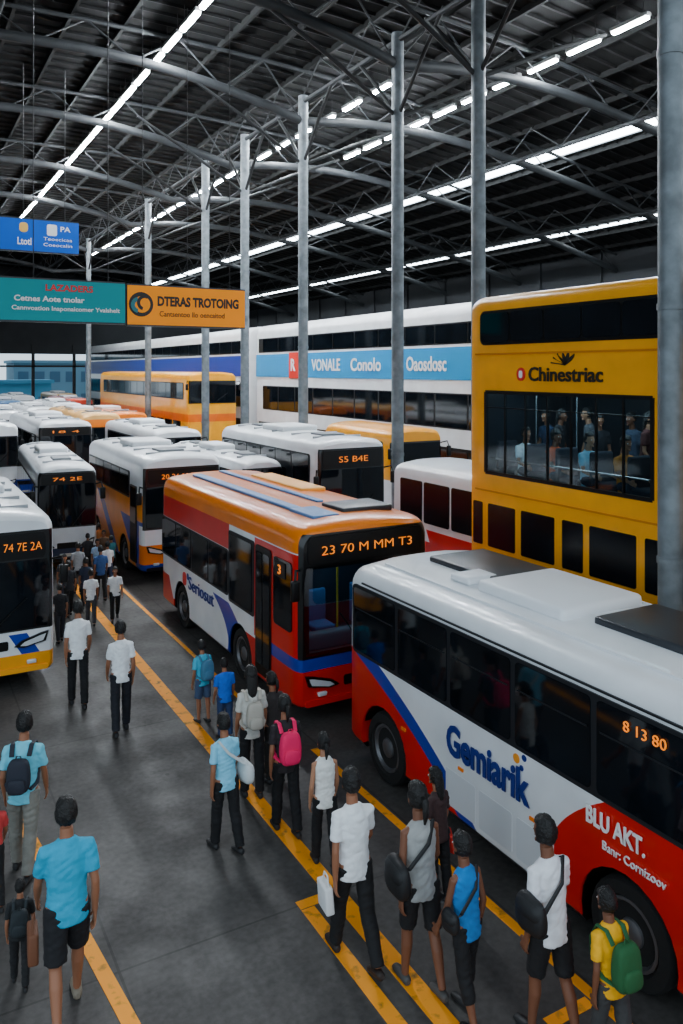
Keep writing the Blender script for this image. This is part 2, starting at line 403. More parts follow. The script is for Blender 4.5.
p = pp(467,1020,833,5,'person in blue tank top and black trousers',(20,118,190),BK,style='tank',legs='capri',pose='step',ph=-1,vox=.0075,build=.88,skin=1); shoulder_bag(p,(24,24,26),'small black cloth shoulder bag',-1,.15,(.1,.2,.2))
p = pp(551,1040,817,0,'person in white shirt and black shorts with black bag',(234,234,238),BK,legs='shorts',vox=.0075,skin=1,pose='step',build=.9); shoulder_bag(p,(22,22,24),'black satchel hanging at the hip',-1,.2,(.13,.3,.28))
p = pp(612,1075,890,-4,'young person in yellow tee with green backpack',(248,180,0),(60,60,60),pose='step',vox=.0075,skin=1); backpack(p,(30,92,50),'green backpack over yellow tee')

# ---------------------------------------------------------------- bus
def shell(w, L, h, z0=.28, rc=.26, nose=1.0, crown=.06):
    hw = w/2; sec = [(-hw+.06, z0), (-hw, z0+.08), (-hw, z0+.8), (-hw, h*.6)]
    sec.append((-hw+.012, h-rc-.06))
    for k in range(6):
        a = math.radians(90*k/5)
        sec.append((-hw+.012+rc*(1-math.cos(a)), h-crown-rc+rc*math.sin(a)))
    sec += [(-hw*.4, h-.01), (0, h)]
    sec = sec + [(-x, z) for x, z in reversed(sec[:-1])]
    st = [(0, .925, .12), (.03*nose, .955, .075), (.09*nose, .98, .035), (.2*nose, .995, .01), (.35*nose, 1, 0),
          (L-.3, 1, 0), (L-.15, .99, .015), (L-.05, .97, .05), (L, .93, .11)]
    bm = bmesh.new(); rings = []
    for y, s, dz in st:
        rings.append([bm.verts.new((x*s, y, z - dz*max(0, (z-z0)/(h-z0))**2 + (dz*.5 if z < z0+.1 else 0))) for x, z in sec])
    n = len(sec)
    for a, b in zip(rings, rings[1:]):
        for k in range(n): bm.faces.new((a[k], a[(k+1)%n], b[(k+1)%n], b[k]))
    bm.faces.new(rings[0][::-1]); bm.faces.new(rings[-1])
    return bm

def cut(bm, cutters):
    bmesh.ops.recalc_face_normals(bm, faces=bm.faces[:])
    me = bpy.data.meshes.new('s'); bm.to_mesh(me); bm.free()
    for cb in cutters:
        bmesh.ops.recalc_face_normals(cb, faces=cb.faces[:])
        cm = bpy.data.meshes.new('c'); cb.to_mesh(cm); cb.free()
        o = bpy.data.objects.new('s', me); c = bpy.data.objects.new('c', cm)
        C.objects.link(o); C.objects.link(c)
        md = o.modifiers.new('b', 'BOOLEAN'); md.operation = 'DIFFERENCE'; md.object = c; md.solver = 'EXACT'
        me2 = evaluated(o); bpy.data.objects.remove(o); bpy.data.objects.remove(c); me = me2
    return me

def cylx(x0, x1, yc, zc, r, n=24):
    bm = bmesh.new(); tube(bm, [(x0, yc, zc), (x1, yc, zc)], [r, r], n, ref=(0,0,1)); return bm

def lathe_x(prof, n=28):
    bm = bmesh.new(); rings = []
    for x, r in prof:
        rings.append([bm.verts.new((x, r*math.cos(2*math.pi*k/n), r*math.sin(2*math.pi*k/n))) for k in range(n)])
    for a, b in zip(rings, rings[1:]):
        for k in range(n): bm.faces.new((a[k], a[(k+1)%n], b[(k+1)%n], b[k]))
    bm.faces.new(rings[0][::-1]); bm.faces.new(rings[-1])
    return bm

def wheel(parent, x, y, r, sgn, hub=RIM):
    t = add('wheel', lathe_x([(sgn*-.13, r*.7), (sgn*-.13, r*.95), (sgn*-.09, r), (sgn*.06, r), (sgn*.10, r*.95), (sgn*.11, r*.72), (sgn*.05, r*.64)]),
            RUBBER, parent, (x, y, r), smooth=True)
    bm = lathe_x([(sgn*-.1, r*.66), (sgn*.085, r*.66), (sgn*.09, r*.60), (sgn*.02, r*.52), (sgn*.0, r*.3), (sgn*.07, r*.26), (sgn*.09, r*.18), (sgn*.09, .01)])
    for k in range(8):
        a = 2*math.pi*k/8
        tube(bm, [(0, r*.41*math.cos(a), r*.41*math.sin(a)), (sgn*.03, r*.41*math.cos(a), r*.41*math.sin(a))], [.022, .022], 6, ref=(0,0,1))
    add('rim', bm, hub, t, smooth=True)

def bulge_glass(name, parent, m, x0, x1, z0, z1, y, b, lean=0.0, thin=False):
    bm = bmesh.new(); n, k = 12, 6; g = []
    for i in range(n+1):
        row = []
        for j in range(k+1):
            u = i/n*2-1; q = j/k
            zz = z0+(z1-z0)*q; xx = (x0+x1)/2+(x1-x0)/2*u*(1-.035*(2*q-1)**8)
            row.append(bm.verts.new((xx, y-b*(1-u*u)+lean*q, zz)))
        g.append(row)
    f = []
    for i in range(n):
        for j in range(k): f.append(bm.faces.new((g[i][j], g[i+1][j], g[i+1][j+1], g[i][j+1])))
    if not thin:
        r = bmesh.ops.extrude_face_region(bm, geom=f)
        for v in r['geom']:
            if isinstance(v, bmesh.types.BMVert): v.co.y += .06+b
    return add(name, bm, m, parent, smooth=True)

def bus(label, X0, Y0, w, L, h, base, rules, wz, wins, wheels=(1.6, -2.2), yaw=0, band=None, fr=None, side_extra=None,
        roof=True, cat='bus', wr=.46, cutters=(), name='bus', interior=None, rc=.26, rearwin=True, mirrors=True, glass=None):
    P = empty(name, (X0+w/2*math.cos(yaw), Y0+w/2*math.sin(yaw), 0), (0,0,yaw), label, cat)
    hw = w/2
    wy = [v if v >= 0 else L+v for v in wheels]
    rules = list(rules)
    if fr: rules.append(((10,10,11), [(0,1,0,0,None,.07), (0,0,1,0,fr['ws'][0]-.05, max(fr['ws'][1], fr.get('disp', (0,0))[1])+.04)]))
    rules.append(((12,12,13), [(1,0,0,0,-hw+.03,hw-.03), (0,1,0,0,.42,L-.42), (0,0,1,0,None,1.3)]))
    rules.append(((14,14,15), [(0,0,1,0,None,.34)]))
    if interior: rules.append(((36,42,50), interior))
    M = livery('paint_'+name, base, rules)
    cs = []
    for y in wy:
        cs.append(cylx(-hw-.1, -hw+.36, y, wr, wr+.09)); cs.append(cylx(hw-.36, hw+.1, y, wr, wr+.09))
    me = cut(shell(w, L, h, rc=rc), cs+list(cutters))
    add('body', me, M, P, smooth=True, ang=28)
    for y in wy:
        wheel(P, -hw+.14, y, wr, -1); wheel(P, hw-.14, y, wr, 1)
    if band is None and wins: band = (min(a for a, b in wins)-.06, max(b for a, b in wins)+.06)
    if band:
        for s, pl in (('L', -hw), ('R', hw)):
            panel('window_band', P, BANDM, s, pl, band[0], band[1], wz[0]-.05, wz[1]+.04, .08, .006)
    G = glass or GLASS
    for a, b in wins:
        panel('window', P, G, 'L', -hw-.006, a, b, wz[0], wz[1], .05, .01)
        panel('window', P, G, 'R', hw+.006, a, b, wz[0], wz[1], .05, .01)
    if rearwin: panel('rear_window', P, GLASS, 'B', L, -hw*.75, hw*.75, wz[0], wz[1], .1, .01)
    if fr:
        z0, z1 = fr['ws']
        cl = fr.get('clear')
        bulge_glass('windscreen', P, wsg if cl else GLASS, -hw*.915, hw*.915, z0, z1, -.02, .05, 0, thin=cl)
        if 'disp' in fr:
            a, b = fr['disp']
            bulge_glass('destination_display', P, BLACK, -hw*.86, hw*.86, a, b, -.02, .02, 0)
            if fr.get('txt'):
                tw_ = fr.get('tw', .48)
                text('display_lettering', P, fr['txt'], LED, 'F', -.035, -w*tw_/2+fr.get('tx', 0), a+(b-a)*.34, w*tw_, (b-a)*.31, bold=-.015)
        zb = fr.get('lamp', .72)
        for s in (-1, 1):
            # swept headlight cluster
            pts = [(s*hw*.42, zb-.07), (s*hw*.55, zb-.1), (s*hw*.86, zb-.03), (s*hw*.9, zb+.14), (s*hw*.8, zb+.12), (s*hw*.52, zb+.02)]
            hl = add('headlight', poly_panel(pts if s > 0 else pts[::-1], 'F', -.01, .035, .03), BLACK, P)
            pts = [(s*hw*.5, zb-.055), (s*hw*.58, zb-.07), (s*hw*.82, zb-.01), (s*hw*.86, zb+.1), (s*hw*.78, zb+.08), (s*hw*.56, zb)]
            add('lamp', poly_panel(pts if s > 0 else pts[::-1], 'F', -.045, .012, .01), LAMP, hl)
            bm = rbox(.16, .06, .07, .02); add('fog_light', bm, LAMP, P, (s*hw*.66, -.02, .5), smooth=True)
            if mirrors:
                bm = bmesh.new(); tube(bm, [(s*hw*.95, .1, z1-.05), (s*(hw+.09), -.12, z1+.02), (s*(hw+.12), -.16, z1-.12)], [.02,.02,.02], 8, ref=(0,0,1))
                mr = add('mirror', bm, BLACK, P, smooth=True)
                add('mirror_housing', rbox(.14, .09, .32, .03), BLACK, mr, (s*(hw+.12), -.16, z1-.28), smooth=True)
            bm = bmesh.new(); tube(bm, [(s*.12, -.09, z0+.02), (s*.5*hw+.1, -.085, z0+(z1-z0)*.45)], [.012,.008], 6)
            add('wiper', bm, BLACK, P)
        panel('grille', P, BLACK, 'F', .0, -hw*.34, hw*.34, zb-.12, zb+.04, .03, .012)
        panel('bumper', P, fr.get('bump', BLACK), 'F', .0, -hw*.9, hw*.9, .33, .42, .04, .03)
        panel('number_plate', P, mat('plate_white', (210,210,200), .5), 'F', -.02, -.2, .2, .46, .54, .01, .02)
    if roof:
        g = mat('roof_pod', (210,213,216), .5)
        add('roof_air_conditioner', rbox(w*.55, min(2.0, L*.22), .2, .06), g, P, (0, L*.55, h+.04), smooth=True)
        add('roof_hatch', rbox(w*.32, .8, .08, .03), mat('hatch_grey', (90,95,100), .5), P, (0, L*.2, h+.01), smooth=True)
        add('roof_hatch', rbox(w*.3, .7, .08, .03), mat('hatch_grey', (90,95,100), .5), P, (0, L*.82, h+.01), smooth=True)
        for q in range(5):
            bm = bmesh.new(); box(bm, -hw*.7, hw*.7, L*(.12+.19*q), L*(.12+.19*q)+.04, h-.05, h+.012); add('roof_seam', bm, mat('seam_grey', (150,154,158), .6), P)
    if side_extra: side_extra(P, hw, L, h)
    return P

WHITE=(238,241,244); RED=(218,16,6); BLUE=(5,52,165); ORG=(250,128,0); YEL=(255,166,0)
tb = mat('lettering_blue', (12,42,122), .5); tw = mat('lettering_white', (240,240,240), .5); tr = mat('lettering_red', (215,30,30), .5)
tk = mat('lettering_black', (20,18,14), .5)

def ex1(P, hw, L, h):
    y0 = 2.0
    text('lettering', P, 'Gemiarik', tb, 'L', -hw, 7.70+y0, 1.04, 1.42, .37, bold=.03)
    for i, (yy, zz, rr, mm) in enumerate(((6.5, 1.47, .05, colmat('dot', (240,150,40))), (6.38, 1.52, .035, tb), (6.42, 1.4, .03, tb))):
        panel('emblem', P, mm, 'L', -hw, yy+y0-rr, yy+y0+rr, zz-rr, zz+rr, rr, .006)
    text('lettering', P, 'BLU AKT.', tw, 'L', -hw, 5.5+y0, 1.3, .68, .17, bold=.02)
    text('lettering', P, 'Banr: Cornizoov', tw, 'L', -hw, 5.3+y0, 1.14, .7, .08)
    text('display_lettering', P, '8 13 80', LED, 'L', -hw-.01, 5.05+y0, 2.34, .46, .095, bold=-.015)
    dk = mat('dark_roof_vent', (38,42,48), .4)
    rw = mat('roof_white', (232,235,239), .45)
    add('roof_vent_panel', rbox(1.0, 1.5, .1, .03), dk, P, (.3, 8.7+y0, h+.02), smooth=True)
    add('roof_pod', rbox(1.3, 1.5, .18, .07), rw, P, (.1, 7.2+y0, h+.03), smooth=True)
    add('roof_pod', rbox(.5, .4, .1, .04), rw, P, (-.3, 8.3+y0, h+.03), smooth=True)
    add('roof_vent_panel', rbox(1.0, 1.3, .1, .03), dk, P, (.2, 5.6+y0, h+.02), smooth=True)
    for x in (-.78, .86):
        bm = bmesh.new(); box(bm, x-.015, x+.015, .4, L-.4, h-.06, h-.02); add('roof_rail', bm, rw, P)
    for k in range(3):
        panel('luggage_hatch', P, colmat('hatchline', (214,218,222), rough=.4), 'L', -hw, 5.95+y0+k*.62, 6.5+y0+k*.62, .42, .85, .03, .004)
    for k in range(3):
        panel('marker_light', P, colmat('mk', (250,130,20), rough=.3), 'L', -hw, 6.2+y0+k*1.2, 6.3+y0+k*1.2, .92, .96, .01, .01)
    bm = bmesh.new(); box(bm, -hw-.012, -hw+.01, .5, L-.4, 2.58, 2.6); add('trim_strip', bm, BANDM, P)
    for k in range(10):
        bm = bmesh.new(); box(bm, -hw-.022, -hw-.01, .72+k*1.13, 1.69+k*1.13, 2.2, 2.215); add('window_rail', bm, BANDM, P)
A1 = 2.0
bus('white single-deck bus with red and blue swoosh and dark window band', 5.8, -2.0, 2.35, 12.1, 2.85, WHITE,
    [(BLUE, [(0,1,-.77,-.5,6.83+A1,None), (0,0,1,0,None,1.6)]),
     (RED, [(0,1,-.60,-.72,7.2+A1,None), (0,0,1,0,None,1.6)]),
     (RED, [(0,1,-1.2,.9,None,5.75+A1-.12), (0,0,1,0,None,1.6)]),
     (RED, [(0,1,0,0,8.2+A1,None), (0,0,1,0,None,.62)])],
    (1.62, 2.5), [(0.68+i*1.13, 0.68+i*1.13+1.05) for i in range(10)], wheels=(5.05+A1, 9.15+A1, 1.5), roof=False, side_extra=ex1, wr=.47)

def bx(*a):
    b = bmesh.new(); box(b, *a); return b
def ex2(P, hw, L, h):
    text('lettering', P, 'Seriosut', tb, 'L', -hw, 5.15, .98, 1.5, .27, bold=.0)
    panel('emblem', P, tr, 'L', -hw, 5.35, 5.6, .98, 1.26, .1, .006)
    panel('emblem', P, tb, 'L', -hw, 5.2, 5.32, 1.14, 1.28, .06, .006)
    panel('window_band', P, BANDM, 'L', -hw, 1.7, 2.9, 1.3, 2.62, .06, .008)
    panel('window', P, GLASS, 'L', -hw-.008, 1.78, 2.82, 1.36, 2.56, .05, .012)
    panel('door', P, BLACK, 'L', -hw-.004, .98, 1.62, .42, 2.6, .06, .012)
    panel('door_window', P, GLASS, 'L', -hw-.016, 1.02, 1.28, .6, 2.5, .05, .01)
    panel('door_window', P, GLASS, 'L', -hw-.016, 1.32, 1.58, .6, 2.5, .05, .01)
    panel('driver_window', P, GLASS, 'L', -hw, .2, .88, 1.45, 2.55, .08, .014)
    panel('side_display', P, BLACK, 'L', -hw-.012, .4, .8, 2.25, 2.5, .03, .014)
    text('display_lettering', P, '3', LED, 'L', -hw-.01, .66, 2.3, .1, .15)
    bl = mat('roof_bluegrey', (80,128,185), .5)
    add('roof_hatch', rbox(.22, 5.2, .06, .025), bl, P, (-.62, 3.9, h-.01), smooth=True)
    add('roof_hatch', rbox(.14, 5.0, .06, .025), bl, P, (.05, 4.2, h+.01), smooth=True)
    add('roof_hatch', rbox(.5, .9, .07, .025), bl, P, (-.5, .9, h-.02), smooth=True)
    add('roof_vent_panel', rbox(1.0, .8, .12, .04), mat('dark_roof_vent', (38,42,48), .4), P, (.4, 1.0, h), smooth=True)
    add('roof_pod', rbox(.55, 2.6, .1, .04), colmat('roofor', (250,175,70), rough=.5), P, (.65, 4.4, h-.01), smooth=True)
    add('dashboard', rbox(hw*1.6, .25, .28, .06), mat('dash_grey', (70,76,84), .6), P, (0, .32, 1.22), smooth=True)
    bm = bmesh.new(); pts = [(.6+.2*math.cos(a), .5+.07*math.sin(a), 1.46+.18*math.sin(a)) for a in [2*math.pi*k/20 for k in range(21)]]
    tube(bm, pts, [.014]*21, 6, ref=(0,1,0), cap=False); add('steering_wheel', bm, BLACK, P, smooth=True)
    sf = colmat('seatfab', (46,80,120), rough=.9)
    s = add('seat', rbox(.45, .42, .12, .04), sf, P, (.6, .95, 1.12), smooth=True)
    add('backrest', rbox(.45, .1, .7, .04), sf, s, (0, .24, .35), smooth=True)
    for k in (-.7, -.2):
        s = add('seat', rbox(.42, .42, .12, .04), sf, P, (k, 1.25, 1.12), smooth=True)
        add('backrest', rbox(.42, .1, .6, .04), sf, s, (0, .2, .3), smooth=True)
    bm = bmesh.new(); tube(bm, [(-.1, .8, .95), (-.1, .8, 2.45)], [.018,.018], 8); add('grab_pole', bm, colmat('gp', (240,190,40)), P, smooth=True)
W2 = 2.5; hw2 = W2/2
bus('white city bus with orange roof, red and blue front', 5.5, 11.15, W2, 7.2, 3.2, WHITE,
    [(BLUE, [(0,1,1.5,-1.5,2.45,3.3), (0,0,1,0,None,1.25)]),
     (RED, [(0,1,1.5,-1.5,None,2.45), (0,0,1,0,None,.95)]),
     (RED, [(0,1,-1.3,.4,5.7,None), (0,0,1,0,None,.95)]),
     (RED, [(0,1,0,0,.07,1.7), (0,0,1,0,1.0,2.7)]),
     (BLUE, [(0,1,0,0,None,1.65), (0,0,1,0,.88,1.08)]),
     (RED, [(0,1,0,0,2.9,None), (0,0,1,0,2.25,2.72)]),
     (ORG, [(0,0,1,0,2.72,None)])],
    (1.42, 2.2), [(2.98+i*1.03, 2.98+i*1.03+.97) for i in range(4)], wheels=(2.35, -1.5), roof=False, side_extra=ex2,
    fr=dict(ws=(1.12, 2.5), disp=(2.54, 2.98), txt='23 70 M MM T3', lamp=.68, bump=colmat('bp', RED), clear=True, tw=.68),
    cutters=[bx(-hw2*.84, hw2*.84, -.1, .12, 1.16, 2.46), bx(-hw2*.9, hw2*.9, .08, 1.7, .95, 2.55)],
    interior=[(1,0,0,0,-hw2+.05,hw2-.05), (0,1,0,0,.075,1.75), (0,0,1,0,.9,2.6)])
person((5.5+hw2+.6, 11.15+.95, .74), 1.6, rad(180), 'bus driver in white shirt at the wheel', WH, (40,44,60), pose='sit', vox=.012)
def alight(loc, sx, sy, e, col, nm):
    L_ = bpy.data.lights.new(nm, 'AREA'); L_.energy = e; L_.shape = 'RECTANGLE'; L_.size = sx; L_.size_y = sy; L_.color = col
    lo = bpy.data.objects.new(nm, L_); C.objects.link(lo); lo.location = loc
alight((5.5+hw2, 12.2, 2.52), 1.2, .6, 12, (.55,.82,1), 'cab_fill_light')  # added bluish fill to brighten the cab interior, no fixture there

def ex3(P, hw, L, h):
    panel('door', P, BLACK, 'L', -hw-.004, .5, 1.15, .45, 2.5, .06, .012)
    panel('driver_window', P, GLASS, 'L', -hw-.016, .55, 1.1, 1.5, 2.45, .06, .012)
bus('white coach with orange flank and blue diagonal stripes', 5.7, 20.7, 2.2, 6.6, 3.35, WHITE,
    [((255,150,0), [(0,0,1,0,None,2.3)]),
     (BLUE, [(0,1,-1.4,0,None,.0), (0,0,1,0,None,1.6)]),
     (BLUE, [(0,1,-1.4,0,1.9,2.5), (0,0,1,0,None,1.9)]),
     (RED, [(0,1,-1.4,0,4.4,None), (0,0,1,0,None,.9)]),
     (ORG, [(0,1,0,0,None,.3), (0,0,1,0,.5,1.0)]),
     (WHITE, [(0,1,0,0,None,.3), (0,0,1,0,1.0,1.5)])],
    (2.15, 2.8), [(1.3+i*1.0, 1.3+i*1.0+.95) for i in range(5)], wheels=(1.9, -1.4), side_extra=ex3,
    fr=dict(ws=(1.45, 2.55), disp=(2.6, 2.98), txt='20 26 M E', lamp=.85, tw=.4, tx=-.15))
bus('narrow white coach with dark blue skirt and dark windows', 3.45, 23.0, 1.6, 8.0, 3.0, WHITE,
    [(BLUE, [(0,1,-1.6,0,3.0,4.4), (0,0,1,0,None,1.5)]), ((40,60,90), [(0,0,1,0,None,.7)])],
    (1.6, 2.4), [(.5+i*1.05, .5+i*1.05+1.0) for i in range(7)], yaw=-.067,
    fr=dict(ws=(1.3, 2.45), disp=(2.45, 2.75), txt='74 2E', lamp=.8))
bus('white coach with yellow lower front and amber destination display', .2, 14.9, 2.35, 6.0, 3.12, WHITE,
    [(YEL, [(0,0,1,0,None,.64)]), (BLUE, [(1,0,.6,0,1.0,1.3), (0,0,1,0,.64,1.0)])],
    (1.75, 2.6), [(.6+i*1.05, .6+i*1.05+1.0) for i in range(5)], wheels=(1.7, -1.4),
    fr=dict(ws=(1.1, 2.28), disp=(2.3, 2.75), txt='93 74 7E 2A', lamp=.86, bump=colmat('bpy', YEL), tw=.36, tx=.52))
bus('white and red minibus parked beside tall yellow bus', 9.8, 11.75, 2.0, 3.35, 3.6, WHITE,
    [(RED, [(0,1,-.5,0,None,.9), (0,0,1,0,None,2.25)]), (RED, [(0,0,1,0,None,2.0)])],
    (2.38, 3.24), [(.25, 1.14), (1.22, 2.09), (2.17, 2.98)], wheels=(.8, -.8), roof=False, cat='minibus', name='minibus', wr=.42, band=False, rc=.22, glass=DGLASS)
bus('white coach with dark front and red destination display', 9.6, 18.3, 2.1, 7.0, 3.8, WHITE,
    [(RED, [(0,1,-1,0,None,.0), (0,0,1,0,None,1.9)])],
    (2.5, 3.35), [(.5+i*1.05, .5+i*1.05+1.0) for i in range(6)], 
    fr=dict(ws=(1.7, 3.0), disp=(3.02, 3.5), txt='S5 B4E', lamp=1.0, tw=.42))
bus('small white bus with dark windscreen', 8.2, 20.0, 1.25, 6.5, 3.2, WHITE, [((60,90,140), [(0,0,1,0,None,1.4)])],
    (2.2, 2.8), [(.5+i*1.0, .5+i*1.0+.95) for i in range(5)], fr=dict(ws=(1.8, 2.9), lamp=.9), mirrors=False)
bus('white coach with dark upper windscreen', 8.2, 28.4, 1.9, 7.5, 3.45, WHITE, [(ORG, [(0,0,1,0,None,1.6)])],
    (2.2, 3.0), [(.5+i*1.05, .5+i*1.05+1.0) for i in range(6)], fr=dict(ws=(1.9, 3.1), lamp=.9))
bus('white coach with black windscreen surround', 5.0, 33.0, 2.1, 9, 3.6, WHITE, [(BLUE, [(0,0,1,0,None,.9)])],
    (2.1, 3.0), [(.5+i*1.05, .5+i*1.05+1.0) for i in range(7)], fr=dict(ws=(1.7, 3.0), disp=(3.02, 3.3), txt='18 4', lamp=.9))
bus('orange bus with pale roof', 7.6, 38.0, 1.9, 9, 3.6, ORG, [((250,190,110), [(0,0,1,0,3.3,None)]), (RED, [(0,0,1,0,None,1.2)])],
    (2.1, 3.0), [(.5+i*1.05, .5+i*1.05+1.0) for i in range(7)], fr=dict(ws=(1.7, 2.9), lamp=.9))
bus('white coach with blue trim', 2.7, 36.0, 2.0, 9, 3.4, WHITE, [(BLUE, [(0,0,1,0,None,1.0)])],
    (2.0, 2.9), [(.5+i*1.05, .5+i*1.05+1.0) for i in range(7)], fr=dict(ws=(1.6, 2.8), lamp=.9))
for (x, y, base, lab) in ((4.6, 46, WHITE, 'white coach parked far down the lane'), (9.9, 42, ORG, 'orange coach parked far down the lane'), (6.9, 50, WHITE, 'white coach with grey skirt far down the lane'),
                     (9.4, 56, WHITE, 'white coach near the far end of the hall'), (6.5, 62, (70,110,150), 'blue grey coach near the far end of the hall'),
                     (11.8, 64, (200,60,40), 'red coach near the far end of the hall'), (3.6, 58, WHITE, 'white coach parked at the far lane end'), (9.0, 74, WHITE, 'white coach at the hall exit'),
                     (13.4, 78, (220,170,60), 'yellow coach at the hall exit'), (6.2, 78, (120,150,170), 'pale blue coach at the hall exit')):
    bus(lab, x, y, 2.0, 9, 3.4, base, [], (2.0, 2.9), [(.5+i*1.05, .5+i*1.05+1.0) for i in range(7)], fr=dict(ws=(1.6, 2.9), lamp=.9))
bus('yellow minibus with dark windscreen', 12.95, 20.0, 1.9, 4.2, 3.85, YEL, [(WHITE, [(0,0,1,0,None,2.3)])],
    (2.7, 3.4), [(.5+i*1.0, .5+i*1.0+.95) for i in range(3)], fr=dict(ws=(2.3, 3.4), lamp=1.4), cat='minibus', name='minibus', roof=False)
def exo(P, hw, L, h):
    for k in range(12):
        panel('lower_window', P, GLASS, 'L', -hw, 1.2+k*1.5, 2.5+k*1.5, 2.0, 2.9, .05, .012)
bus('tall yellow orange double-deck coach with dark windscreen', 13.35, 39.8, 2.7, 20, 5.5, (255,170,0), [((240,105,0), [(0,0,1,0,2.9,3.3)])],
    (4.1, 4.9), [(.8+i*1.5, .8+i*1.5+1.42) for i in range(12)], fr=dict(ws=(3.9, 5.0), lamp=1.0), side_extra=exo, roof=False, rc=.3)

def exl(band, n, txt):
    def f(P, hw, L, h):
        panel('stripe_panel', P, band, 'L', -hw, .1, L-.1, 5.25, 6.4, .03, .03)
        panel('upper_window_band', P, BLACK, 'L', -hw, .4, L-.4, 6.5, 7.25, .06, .006)
        panel('lower_window_band', P, BLACK, 'L', -hw, .4, L-.4, 1.5, 2.9, .06, .006)
        for k in range(n):
            panel('upper_window', P, GLASS, 'L', -hw, .6+k*1.9, 2.42+k*1.9, 6.55, 7.2, .05, .015)
            panel('lower_window', P, GLASS, 'L', -hw, .6+k*1.9, 2.42+k*1.9, 1.6, 2.8, .05, .015)
        for t, u, w_, hh, m in txt:
            text('lettering', P, t, m, 'L', -hw-.03, u, 5.83-hh/2, w_, hh, bold=.02)
        if txt:
            panel('emblem', P, colmat('emb', (225,40,28)), 'L', -hw-.03, 15.3, 16.3, 5.2, 6.45, .04, .03)
            text('lettering', P, 'R', tw, 'L', -hw-.06, 16.05, 5.55, .5, .6, bold=.03)
    return f
cy = mat('cyan_stripe', (0,140,200), .4); db = mat('deep_blue_stripe', (5,48,150), .4)
bus('long white double-deck coach with cyan advertising stripe', 17.0, 19.0, 2.6, 20.5, 8.0, WHITE, [],
    (3.6, 4.75), [(.6+i*1.9, .6+i*1.9+1.8) for i in range(10)], side_extra=exl(cy, 10, [('VONALE', 13.9, 2.7, .55, tw), ('Conolo', 10.3, 2.4, .55, tw), ('Oaosdosc', 6.1, 2.5, .55, tw)]), roof=False, rc=.45)
bus('long white double-deck coach with deep blue stripe', 17.0, 40.5, 2.6, 42, 8.0, WHITE, [],
    (3.6, 4.75), [(.6+i*1.9, .6+i*1.9+1.8) for i in range(21)], side_extra=exl(db, 21, []), roof=False, rc=.45)

YW = 2.35; YX, YY0, YL, YH = 9.0, 1.5, 9.85, 6.95
hwY = YW/2
def exy(P, hw, L, h):
    w2l = lambda Y: Y-YY0
    panel('upper_window_band', P, BLACK, 'L', -hw, .4, w2l(11.02), 6.03, 6.62, .12, .008)
    e = [11.0, 10.25, 9.45, 8.65, 7.9, 7.2, 6.4, 5.6, 4.8, 4.0, 3.2, 2.4]
    for a, b in zip(e, e[1:]): panel('upper_window', P, GLASS, 'L', -hw-.008, w2l(b)+.02, w2l(a)-.02, 6.08, 6.57, .06, .01)
    for a, b in ((11.2,10.95),(10.8,10.12),(9.97,9.22),(9.05,8.63),(8.5,7.65),(7.5,6.9),(6.7,5.9),(5.7,4.9),(4.7,3.9)):
        panel('lower_window', P, DGLASS, 'L', -hw, w2l(b), w2l(a), 2.56, 3.3, .03, .012)
    bm = bmesh.new(); y0, y1, z0, z1 = w2l(7.38), w2l(10.87), 3.83, 5.22
    for k in range(8):
        y = y0+(y1-y0)*k/7; t = .03 if k in (0, 7) else .011; box(bm, -hw-.015, -hw+.03, y-t, y+t, z0, z1)
    for z in (z0, z1): box(bm, -hw-.012, -hw+.03, y0, y1, z-.03, z+.03)
    box(bm, -hw-.008, -hw+.03, y0, y1, 4.95, 4.965)
    add('window_frame', bm, BLACK, P)
    bm = bmesh.new(); tube(bm, [(-hw+.08, y0, 4.08), (-hw+.08, y1, 4.08)], [.014,.014], 8); add('window_rail', bm, CHROME, P, smooth=True)
    for k in range(7):
        a = y0+(y1-y0)*k/7; b = y0+(y1-y0)*(k+1)/7
        bm = bmesh.new(); box(bm, -hw+.0, -hw+.008, a+.012, b-.012, z0, z1); add('window', bm, gl, P)
    sf = colmat('seatdark', (34,38,50), rough=.9)
    for k in range(5):
        s = add('seat', rbox(.45, .42, .12, .04), sf, P, (-hw+.5, y0+.4+k*.72, 3.42+.42), smooth=True)
        add('backrest', rbox(.45, .1, .5, .04), sf, s, (0, .24, .26), smooth=True)
        bm = bmesh.new(); box(bm, -.05, .05, -.05, .05, -.44, -.04); add('seat_leg', bm, CHROME, s)
    for k in range(4):
        bm = bmesh.new(); tube(bm, [(-hw+.85, y0+.3+k*.95, 3.4), (-hw+.85, y0+.3+k*.95, 5.22)], [.014,.014], 8); add('grab_pole', bm, CHROME, P, smooth=True)
    text('lettering', P, 'Chinestriac', tk, 'L', -hw, w2l(9.78), 5.42, 1.55, .23, bold=.02)
    panel('emblem', P, tr, 'L', -hw, w2l(9.88), w2l(10.08), 5.42, 5.64, .1, .008)
    panel('emblem_mark', P, tw, 'L', -hw-.008, w2l(9.94), w2l(10.02), 5.47, 5.59, .03, .006)
    for k in range(6):
        a = math.radians(10+k*24); cx = w2l(9.0)
        p = []
        for t in range(9):
            q = t/8; p.append((cx+math.cos(a)*.30*q+.03*math.sin(math.pi*q), 5.68+math.sin(a)*.2*q+.012))
        for t in range(8, -1, -1):
            q = t/8; p.append((cx+math.cos(a)*.30*q-.035*math.sin(math.pi*q), 5.68+math.sin(a)*.2*q-.012))
        add('emblem', poly_panel(p, 'L', -hw, .008, .01), tk, P)
    for zz in (3.5, 5.86):
        bm = bmesh.new(); box(bm, -hw-.01, -hw, .35, L-.2, zz, zz+.03); add('trim_strip', bm, colmat('yd', (200,115,0)), P)
yi0, yi1 = 7.38-YY0, 10.87-YY0
